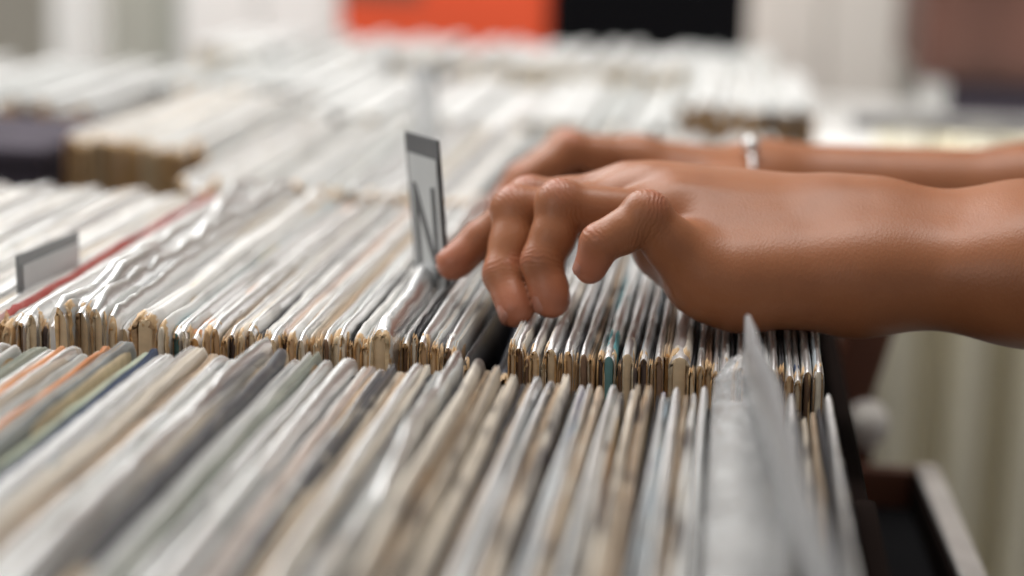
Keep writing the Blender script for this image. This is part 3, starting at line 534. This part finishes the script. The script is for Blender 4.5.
# ------------------------------------------------------------------ the person: signed-distance modelling, surfaced into one mesh
def smin(a, b, k):
    h = np.clip(.5 + .5 * (b - a) / k, 0, 1); return b + (a - b) * h - k * h * (1 - h)
class Field:
    def __init__(s, lo, hi, res):
        s.lo = np.array(lo, float); s.res = res; s.n = np.ceil((np.array(hi) - s.lo) / res).astype(int) + 1
    def new(s): return np.full(s.n, 1.0, np.float32)
    def _sub(s, lo, hi):
        a = np.clip(np.floor((lo - s.lo) / s.res).astype(int), 0, s.n - 1); b = np.clip(np.ceil((hi - s.lo) / s.res).astype(int) + 1, 1, s.n)
        if np.any(b <= a): return None, None
        sl = tuple(slice(a[i], b[i]) for i in range(3)); g = np.meshgrid(*[s.lo[i] + s.res * np.arange(a[i], b[i]) for i in range(3)], indexing='ij', sparse=True); return sl, g
    def cone(s, G, a, b, ra, rb, k=.004, sub=False):
        a = np.array(a, float); b = np.array(b, float); m = max(ra, rb) + k + 3 * s.res
        sl, g = s._sub(np.minimum(a, b) - m, np.maximum(a, b) + m)
        if sl is None: return
        d = b - a; L2 = max(d @ d, 1e-12); t = np.clip(sum((g[i] - a[i]) * d[i] for i in range(3)) / L2, 0, 1)
        D = np.sqrt(sum((g[i] - (a[i] + t * d[i])) ** 2 for i in range(3))) - (ra + (rb - ra) * t)
        G[sl] = (-smin(-G[sl], D, k) if sub else smin(G[sl], D, k)).astype(np.float32)
    def ell(s, G, c, ax, r, k=.004, sub=False):
        """ellipsoid: centre, 3 axis rows, radii"""
        c = np.array(c, float); ax = np.array(ax, float); r = np.array(r, float); m = max(r) + k + 3 * s.res
        sl, g = s._sub(c - m, c + m)
        if sl is None: return
        q = [sum((g[i] - c[i]) * ax[j][i] for i in range(3)) for j in range(3)]
        k0 = np.sqrt(sum((q[j] / r[j]) ** 2 for j in range(3))); k1 = np.sqrt(sum((q[j] / r[j] ** 2) ** 2 for j in range(3)))
        D = k0 * (k0 - 1) / np.maximum(k1, 1e-9)
        G[sl] = (-smin(-G[sl], D, k) if sub else smin(G[sl], D, k)).astype(np.float32)
    def surface(s, G, relax=2):
        n = s.n; neg = G < 0; c = [G[i:n[0] - 1 + i, j:n[1] - 1 + j, k:n[2] - 1 + k] for i in (0, 1) for j in (0, 1) for k in (0, 1)]
        sg = sum((x < 0).astype(np.int8) for x in c); act = (sg > 0) & (sg < 8); I = np.argwhere(act); N = len(I)
        idx = -np.ones(act.shape, np.int64); idx[act] = np.arange(N)
        vals = np.stack([x[act] for x in c], 1); offs = np.array([(i, j, k) for i in (0, 1) for j in (0, 1) for k in (0, 1)], float)
        P = np.zeros((N, 3)); cnt = np.zeros(N)
        for a in range(8):
            for b in range(a + 1, 8):
                if np.abs(offs[a] - offs[b]).sum() != 1: continue
                m = (vals[:, a] < 0) != (vals[:, b] < 0); t = vals[m, a] / (vals[m, a] - vals[m, b]); P[m] += offs[a] + (offs[b] - offs[a]) * t[:, None]; cnt[m] += 1
        P = (P / cnt[:, None] + I) * s.res + s.lo; Q = []
        for ax in range(3):
            o = [i for i in range(3) if i != ax]; sl0 = [slice(1, -1)] * 3; sl0[ax] = slice(0, n[ax] - 1); sl1 = list(sl0); sl1[ax] = slice(1, n[ax])
            A_ = neg[tuple(sl0)]; B2 = neg[tuple(sl1)]; E_ = np.argwhere(A_ != B2); 
            if len(E_) == 0: continue
            base = E_.copy(); base[:, o[0]] += 1; base[:, o[1]] += 1; q = []
            for da, db in ((0, 0), (1, 0), (1, 1), (0, 1)):
                t = base.copy(); t[:, o[0]] -= da; t[:, o[1]] -= db; q.append(idx[t[:, 0], t[:, 1], t[:, 2]])
            q = np.stack(q, 1); flip = A_[tuple(E_.T)]
            if ax == 1: flip = ~flip
            q[flip] = q[flip][:, ::-1]; Q.append(q)
        Q = np.concatenate(Q); Q = Q[(Q >= 0).all(1)]; Q = Q[:, ::-1]
        for _ in range(relax):
            S = np.zeros_like(P); ct = np.zeros(N)
            for i in range(4):
                a, b = Q[:, i], Q[:, (i + 1) % 4]
                for d in range(3): S[:, d] += np.bincount(a, P[b, d], N)
                ct += np.bincount(a, minlength=N)
            ok = ct > 0; P[ok] = .45 * P[ok] + .55 * S[ok] / ct[ok][:, None]
        return P, Q
class Hand:
    def __init__(s, fld): s.f = fld; s.fingers = []; s.knk = []
    def finger(s, name, mcp, pip, dip, tip, r, k=.0035):
        """joint centres and radii at mcp, pip, dip, tip"""
        G = s.f.new(); J = [np.array(p, float) for p in (mcp, pip, dip, tip)]
        s.f.cone(G, J[0], J[1], r[0], r[1] * .95, k); s.f.cone(G, J[1], J[2], r[1] * .96, r[2] * .93, k); s.f.cone(G, J[2], J[3], r[2] * .97, r[3], k)
        dors = []
        for a, b in ((0, 1), (1, 2), (2, 3)):
            d = unit(J[b] - J[a]); m = J[0] - J[3] if a else J[0] - J[3]; q = m - d * (m @ d)
            if a == 0: q = J[3] - J[1]; q = q - d * (q @ d)
            dors.append(-unit(q))
        # bony knuckle on the back, pads on the palm side
        bk = unit(dors[0] + dors[1]); s.f.ell(G, J[1] + bk * r[1] * .22, _frame(unit(J[2] - J[0]), bk), (r[1] * 1.02, r[1] * .93, r[1] * .9), k)
        for a, b, q in ((0, 1, 0), (1, 2, 1)):
            m = J[a] * .45 + J[b] * .55 - dors[q] * r[b] * .16; d = unit(J[b] - J[a]); s.f.ell(G, m, _frame(d, dors[q]), (np.linalg.norm(J[b] - J[a]) * .36, (r[a] + r[b]) * .47, (r[a] + r[b]) * .47), k)
        d = unit(J[3] - J[2]); m = J[2] * .2 + J[3] * .8 - dors[2] * r[3] * .22; s.f.ell(G, m, _frame(d, dors[2]), (r[3] * 1.35, r[3] * .96, r[3] * 1.02), k)
        s.fingers.append((name, J, r, dors)); s.knk.append((J, r, dors)); return G
def _frame(d, u):
    d = unit(d); u = unit(u - d * (u @ d)); return np.array([d, u, np.cross(d, u)])

def skin_mat():
    m, nt, b = newmat('skin'); L = nt.links.new
    tc = node(nt, 'ShaderNodeTexCoord')
    at1 = node(nt, 'ShaderNodeAttribute', attribute_name='warm'); at2 = node(nt, 'ShaderNodeAttribute', attribute_name='crease'); at3 = node(nt, 'ShaderNodeAttribute', attribute_name='along')
    n1 = node(nt, 'ShaderNodeTexNoise'); n1.inputs['Scale'].default_value = 55; n1.inputs['Detail'].default_value = 4; L(tc.outputs['Object'], n1.inputs[0])
    m1 = node(nt, 'ShaderNodeMix', data_type='RGBA'); L(n1.outputs[0], m1.inputs[0]); m1.inputs[6].default_value = (.245, .085, .034, 1); m1.inputs[7].default_value = (.345, .132, .056, 1)
    m2 = node(nt, 'ShaderNodeMix', data_type='RGBA'); L(at1.outputs['Fac'], m2.inputs[0]); L(m1.outputs[2], m2.inputs[6]); m2.inputs[7].default_value = (.43, .145, .09, 1)
    L(m2.outputs[2], b.inputs['Base Color'])
    b.inputs['Roughness'].default_value = .42; b.inputs['Specular IOR Level'].default_value = .36
    b.inputs['Subsurface Weight'].default_value = .12; b.inputs['Subsurface Radius'].default_value = (.009, .0035, .0018); b.inputs['Subsurface Scale'].default_value = .6
    # fine skin grain stretched across the limb, joint wrinkles from 'along'
    v = node(nt, 'ShaderNodeTexVoronoi'); v.inputs['Scale'].default_value = 1150; mp = node(nt, 'ShaderNodeMapping'); mp.inputs['Scale'].default_value = (1, .7, .55); L(tc.outputs['Object'], mp.inputs[0]); L(mp.outputs[0], v.inputs[0])
    sn = node(nt, 'ShaderNodeMath', operation='SINE'); ml = node(nt, 'ShaderNodeMath', operation='MULTIPLY'); ml.inputs[1].default_value = 3.0
    nw = node(nt, 'ShaderNodeTexNoise'); nw.inputs['Scale'].default_value = 180; L(tc.outputs['Object'], nw.inputs[0]); aw = node(nt, 'ShaderNodeMath', operation='MULTIPLY_ADD'); aw.inputs[1].default_value = 5.0; L(nw.outputs[0], aw.inputs[0]); L(at3.outputs['Fac'], aw.inputs[2])
    L(aw.outputs[0], ml.inputs[0]); L(ml.outputs[0], sn.inputs[0]); cm = node(nt, 'ShaderNodeMath', operation='MULTIPLY'); L(sn.outputs[0], cm.inputs[0]); L(at2.outputs['Fac'], cm.inputs[1])
    b1 = node(nt, 'ShaderNodeBump'); b1.inputs['Strength'].default_value = .15; b1.inputs['Distance'].default_value = .0005; L(v.outputs['Distance'], b1.inputs['Height'])
    b2 = node(nt, 'ShaderNodeBump'); b2.inputs['Strength'].default_value = .2; b2.inputs['Distance'].default_value = .0008; L(cm.outputs[0], b2.inputs['Height']); L(b1.outputs[0], b2.inputs['Normal']); L(b2.outputs[0], b.inputs['Normal'])
    return m
M_skin = skin_mat()
M_nail = plain('fingernail_keratin', (.36, .15, .10), .35, noise=.05, spec=.5, bump=0)

def front_hand():
    f = Field((-.17, .58, T - .03), (.36, .92, T + .14), .00115)
    H = Hand(f)
    P = dict(index=((618, 196, .832), (530, 201, .832), (480, 240, .828), (452, 263, .824)),
             middle=((642, 203, .820), (517, 211, .814), (503, 274, .802), (515, 311, .792)),
             ring=((668, 218, .803), (562, 206, .797), (542, 262, .792), (550, 300, .789)),
             pinky=((708, 278, .782), (646, 217, .772), (600, 243, .768), (589, 267, .770)))
    RR = dict(index=(.0105, .0093, .0080, .0066), middle=(.0108, .0096, .0083, .0067), ring=(.0105, .0097, .0086, .0070), pinky=(.0125, .0092, .0079, .0058))
    GF = [H.finger(n, *[at(*p) for p in P[n]], RR[n]) for n in ('index', 'middle', 'ring', 'pinky')]
    # palm
    NM = ('index', 'middle', 'ring', 'pinky'); G = f.new(); W_ = [at(868, 222, .822), at(868, 232, .812), at(866, 250, .800), at(864, 274, .788)]
    for i, n in enumerate(('index', 'middle', 'ring', 'pinky')):
        m = at(*P[n][0]); f.cone(G, W_[i], m, .0125, RR[n][0] * (1.08 if n != 'pinky' else 1.2), .014)
    for k_ in range(3):
        pts = [(W_[k_] * (1 - q) + W_[k_ + 1] * q, at(*P[NM[k_]][0]) * (1 - q) + at(*P[NM[k_ + 1]][0]) * q) for q in (.33, .66)]
        for a_, b_ in pts: f.cone(G, a_, b_ * .88 + a_ * .12, .0125, .0108, .014)
    # flesh between and below the bones
    f.cone(G, at(850, 284, .785), at(740, 288, .784), .0185, .0150, .012)       # little finger side of the palm
    f.cone(G, at(740, 288, .784), at(695, 278, .792), .0145, .0115, .010)
    f.cone(G, at(705, 278, .800), at(660, 252, .812), .0125, .0110, .010)     # palm edge under the knuckles
    f.cone(G, at(830, 260, .835), at(720, 245, .845), .018, .014, .014)
    f.cone(G, at(840, 262, .810), at(700, 250, .815), .018, .014, .014)
    # forearm
    f.cone(G, at(840, 232, .808), at(1030, 241, .800), .0185, .0203, .016); f.cone(G, at(866, 279, .789), at(1030, 277, .780), .0195, .0225, .016)
    f.cone(G, at(1030, 241, .800), (.33, .735, T + .030), .0203, .034, .02); f.cone(G, at(1030, 279, .780), (.33, .715, T + .01), .0235, .036, .02)
    f.cone(G, (.33, .725, T + .02), (.40, .73, T + .06), .038, .042, .02)
    # tendons to the knuckles
    for i, n in enumerate(('index', 'middle', 'ring')):
        a = W_[i] + np.array([0, 0, .0085]); b = at(*P[n][0]) + np.array([.004, 0, .0085]); f.cone(G, a * .45 + b * .55, b, .0030, .0045, .006)
    # thumb, tucked behind
    th = f.new(); t0, t1, t2, t3 = at(820, 250, .842), at(715, 240, .858), at(640, 228, .868), at(588, 225, .868)
    f.cone(th, t0, t1, .016, .0125, .006); f.cone(th, t1, t2, .0125, .0105, .004); f.cone(th, t2, t3, .0108, .0080, .004)
    G = smin(G, th, .012)
    out = G
    for g in GF: out = np.minimum(out, smin(G, g, .0075))
    # creases
    def cut(px, py, z, px2, py2, z2, r=.0009, k=.0016): f.cone(out, at(px, py, z), at(px2, py2, z2), r, r, k, sub=True)
    P_, Q_ = f.surface(out, 3)
    return P_, Q_, H
at0 = at
def far_hand():
    f = Field((-.16, .96, T - .02), (.44, 1.22, T + .13), .0022)
    H = Hand(f)
    def at(px, py, z): return at0(px, py, z - .03)
    P = dict(index=((640, 160, 1.06), (572, 151, 1.055), (528, 178, 1.05), (503, 206, 1.05)), middle=((636, 158, 1.085), (566, 149, 1.085), (520, 178, 1.08), (500, 206, 1.08)),
             ring=((640, 158, 1.11), (572, 150, 1.11), (540, 182, 1.105), (520, 205, 1.10)), pinky=((650, 163, 1.13), (592, 157, 1.13), (562, 182, 1.125), (545, 198, 1.12)))
    RR = dict(index=(.0105, .0095, .0082, .0068), middle=(.0108, .0098, .0084, .0069), ring=(.0105, .0096, .0083, .0068), pinky=(.0100, .0085, .0075, .0060))
    GF = [H.finger(n, *[at(*p) for p in P[n]], RR[n]) for n in P]
    G = f.new(); W_ = [at(765, 182, z) for z in (1.075, 1.085, 1.10, 1.11)]
    for i, n in enumerate(P): f.cone(G, W_[i], at(*P[n][0]), .0135, RR[n][0] * 1.08, .014)
    f.cone(G, at(750, 195, 1.065), at(660, 190, 1.055), .017, .013, .014); f.cone(G, at(750, 200, 1.10), at(665, 180, 1.10), .017, .013, .014)
    f.cone(G, at(765, 178, 1.085), at(1030, 192, 1.08), .019, .0215, .016); f.cone(G, at(765, 205, 1.08), at(1030, 212, 1.08), .018, .0215, .016)
    f.cone(G, at(1030, 192, 1.08), (.37, 1.06, T + .045), .0215, .036, .02); f.cone(G, (.37, 1.06, T + .05), (.43, 1.05, T + .08), .040, .042, .02)
    th = f.new(); t = [at(735, 200, 1.045), at(680, 215, 1.02), at(625, 225, 1.01), at(590, 228, 1.005)]
    for i, r in enumerate(((.016, .0125), (.0125, .0105), (.0105, .008))): f.cone(th, t[i], t[i + 1], r[0], r[1], .005)
    G = smin(G, th, .012); out = G
    for g in GF: out = np.minimum(out, smin(G, g, .0075))
    P_, Q_ = f.surface(out, 2)
    return P_, Q_, H
def build_person():
    root = empty('person', (.62, .88, 0)); tag(root, 'person with brown skin reaching in from the right, both hands flicking through records', 'person')
    V = []; Fc = []; warm = []; cre = []; alo = []; off = 0; hands = []
    for fn in (front_hand, far_hand):
        P, Q, H = fn(); N = len(P); wv = np.zeros(N); cv = np.zeros(N); av = np.zeros(N)
        for (J, r, dors) in H.knk:
            for ji, amp, sg in ((1, 1.0, 5.5), (2, .7, 3.5)):
                ax = unit(J[ji + 1] - J[ji - 1]); q = P - J[ji]; s = q @ ax; rad = np.linalg.norm(q, axis=1); m = amp * np.exp(-(s * 1000 / sg) ** 2) * (rad < r[ji] * 1.7)
                dd = unit(dors[ji - 1] + dors[min(ji, 2)]); side = np.clip((q @ dd) / r[ji], -1, 1); m = m * (.35 + .65 * np.clip(np.abs(side) * 1.3 - .2, 0, 1))
                up = m > cv; cv[up] = m[up]; av[up] = s[up] * 1000
                wv = np.maximum(wv, .45 * m * (side > 0))
            dt = np.linalg.norm(P - J[3], axis=1); wv = np.maximum(wv, .75 * np.exp(-(dt / .011) ** 2))
            palm = np.array([J[0][0] + .02, J[0][1], J[0][2] - .03])
        V.append(P); Fc.append(Q + off); warm.append(wv); cre.append(cv); alo.append(av); off += N; hands.append(H)
    # shoulders, neck and head, beyond the right edge of the picture
    f = Field((.3, .5, 1.1), (.95, 1.3, 1.75), .007); G = f.new()
    f.cone(G, (.66, .88, 1.2), (.66, .88, 1.38), .10, .09, .04); f.cone(G, (.66, .88, 1.36), (.63, .88, 1.47), .052, .050, .03)
    f.ell(G, (.60, .88, 1.58), np.eye(3), (.098, .076, .115), .03); f.ell(G, (.555, .88, 1.51), np.eye(3), (.045, .045, .045), .03)
    f.cone(G, (.502, .88, 1.59), (.485, .88, 1.555), .008, .012, .012); f.ell(G, (.512, .88, 1.525), np.eye(3), (.010, .024, .010), .008)
    for s in (-1, 1):
        f.ell(G, (.515, .88 + s * .032, 1.59), np.eye(3), (.012, .015, .010), .006, sub=True); f.ell(G, (.517, .88 + s * .032, 1.59), np.eye(3), (.011, .012, .009), .003)
        f.ell(G, (.62, .88 + s * .078, 1.575), np.eye(3), (.018, .010, .03), .006)
    P, Q = f.surface(G, 1); N = len(P); V.append(P); Fc.append(Q + off); warm.append(np.zeros(N)); cre.append(np.zeros(N)); alo.append(np.zeros(N))
    V = np.concatenate(V) - np.array([.62, .88, 0]); Fc = np.concatenate(Fc)
    me = bpy.data.meshes.new('body'); me.vertices.add(len(V)); me.vertices.foreach_set('co', V.astype(np.float32).ravel()); me.loops.add(Fc.size); me.loops.foreach_set('vertex_index', Fc.astype(np.int32).ravel())
    me.polygons.add(len(Fc)); me.polygons.foreach_set('loop_start', np.arange(0, Fc.size, 4, dtype=np.int32)); me.polygons.foreach_set('loop_total', np.full(len(Fc), 4, np.int32)); me.update(calc_edges=True); me.validate()
    for n_, a in (('warm', warm), ('crease', cre), ('along', alo)):
        t = me.attributes.new(n_, 'FLOAT', 'POINT'); t.data.foreach_set('value', np.concatenate(a).astype(np.float32))
    meshobj('body', me, M_skin, root, True)
    # nails
    for H in hands:
        for name, J, r, dors in H.fingers:
            d = unit(J[3] - J[2]); u = dors[2]; s = np.cross(d, u); c = J[3] - d * .0005; R_ = r[3] * 1.03; V2 = np.zeros((9, 9, 3))
            for i, a in enumerate(np.linspace(-.95, .95, 9)):
                for j, q in enumerate(np.linspace(-1, 1, 9)):
                    ln = .0052 * (1 - .18 * abs(a) ** 2); lift = R_ * (1.0 - .10 * max(0, q) ** 2) - .0003 + (.0004 if abs(q) < .9 and abs(a) < .9 else -.0006)
                    V2[i, j] = c + d * (q * ln) + (u * math.cos(a) + s * math.sin(a)) * lift - np.array([.62, .88, 0])
            grid_mesh('fingernail', V2, M_nail, root)
    # clothes
    M_shirt = plain('dark_cotton', (.035, .035, .045), .9, noise=.1, scale=200); M_trs = plain('blue_denim', (.05, .07, .13), .9, scale=300)
    def cloth(name, lo, hi, res, prims, mat):
        f = Field(lo, hi, res); G = f.new()
        for a, b, ra, rb in prims: f.cone(G, a, b, ra, rb, .04)
        P, Q = f.surface(G, 1); me = bpy.data.meshes.new(name); me.from_pydata([tuple(map(float, p)) for p in P - np.array([.62, .88, 0])], [], Q.tolist()); me.update(); return meshobj(name, me, mat, root, True)
    sl, sr = (.66, .72, 1.32), (.66, 1.04, 1.32)
    cloth('shirt', (.22, .5, .78), (.95, 1.28, 1.45), .010, [((.70, .80, 1.22), (.70, .96, 1.22), .12, .12), ((.70, .82, .95), (.70, .94, .95), .12, .12), ((.69, .88, .95), (.68, .88, 1.3), .14, .12), (sl, sr, .07, .07),
        (sl, (.42, .70, T + .07), .065, .055), ((.42, .70, T + .07), (.29, .725, T + .022), .055, .046), (sr, (.46, 1.06, T + .10), .065, .055), ((.46, 1.06, T + .10), (.33, 1.062, T + .055), .055, .046)], M_shirt)
    cloth('trousers', (.5, .6, .02), (.95, 1.2, 1.0), .012, [((.70, .80, .92), (.70, .80, .48), .105, .07), ((.70, .80, .48), (.71, .79, .08), .07, .055), ((.70, .96, .92), (.70, .96, .48), .105, .07), ((.70, .96, .48), (.71, .97, .08), .07, .055), ((.70, .82, .93), (.70, .94, .93), .12, .12)], M_trs)
    cloth('hair', (.45, .7, 1.4), (.85, 1.05, 1.8), .008, [((.63, .88, 1.64), (.66, .88, 1.62), .092, .092), ((.68, .88, 1.60), (.70, .88, 1.45), .075, .05)], M_black)
    for yy in (.79, .97): cloth('shoe', (.5, .6, -.02), (.9, 1.2, .14), .008, [((.72, yy, .045), (.60, yy, .035), .04, .035)], M_black)
build_person()
# silver bracelet on the far wrist
def bracelet():
    c = at(745, 190, 1.048); d = unit(at(1030, 195, 1.05) - c); u = unit(np.array([0, 0, 1.]) - d * d[2]); s = np.cross(d, u); root = empty('bracelet', tuple(c)); tag(root, 'small silver bracelet on the far wrist', 'bracelet')
    nu, nv = 48, 10; V = np.zeros((nu, nv + 1, 3))
    for i in range(nu):
        a = 2 * math.pi * i / nu; rad = u * math.cos(a) * .0275 + s * math.sin(a) * .033; rn = unit(rad)
        for j in range(nv + 1): b = 2 * math.pi * j / nv; V[i, j] = rad + rn * .0009 * math.cos(b) + d * .0011 * math.sin(b)
    grid_mesh('band', V, M_steel, root, closed_u=True)
    bm = bmesh.new(); bmesh.ops.create_uvsphere(bm, u_segments=20, v_segments=12, radius=.0045); me = bpy.data.meshes.new('charm'); bm.to_mesh(me); bm.free(); o = meshobj('charm', me, M_steel, root, True)
    q = u * .026 + s * (-.016 if s[1] > 0 else .016); o.location = tuple(q)
bracelet()
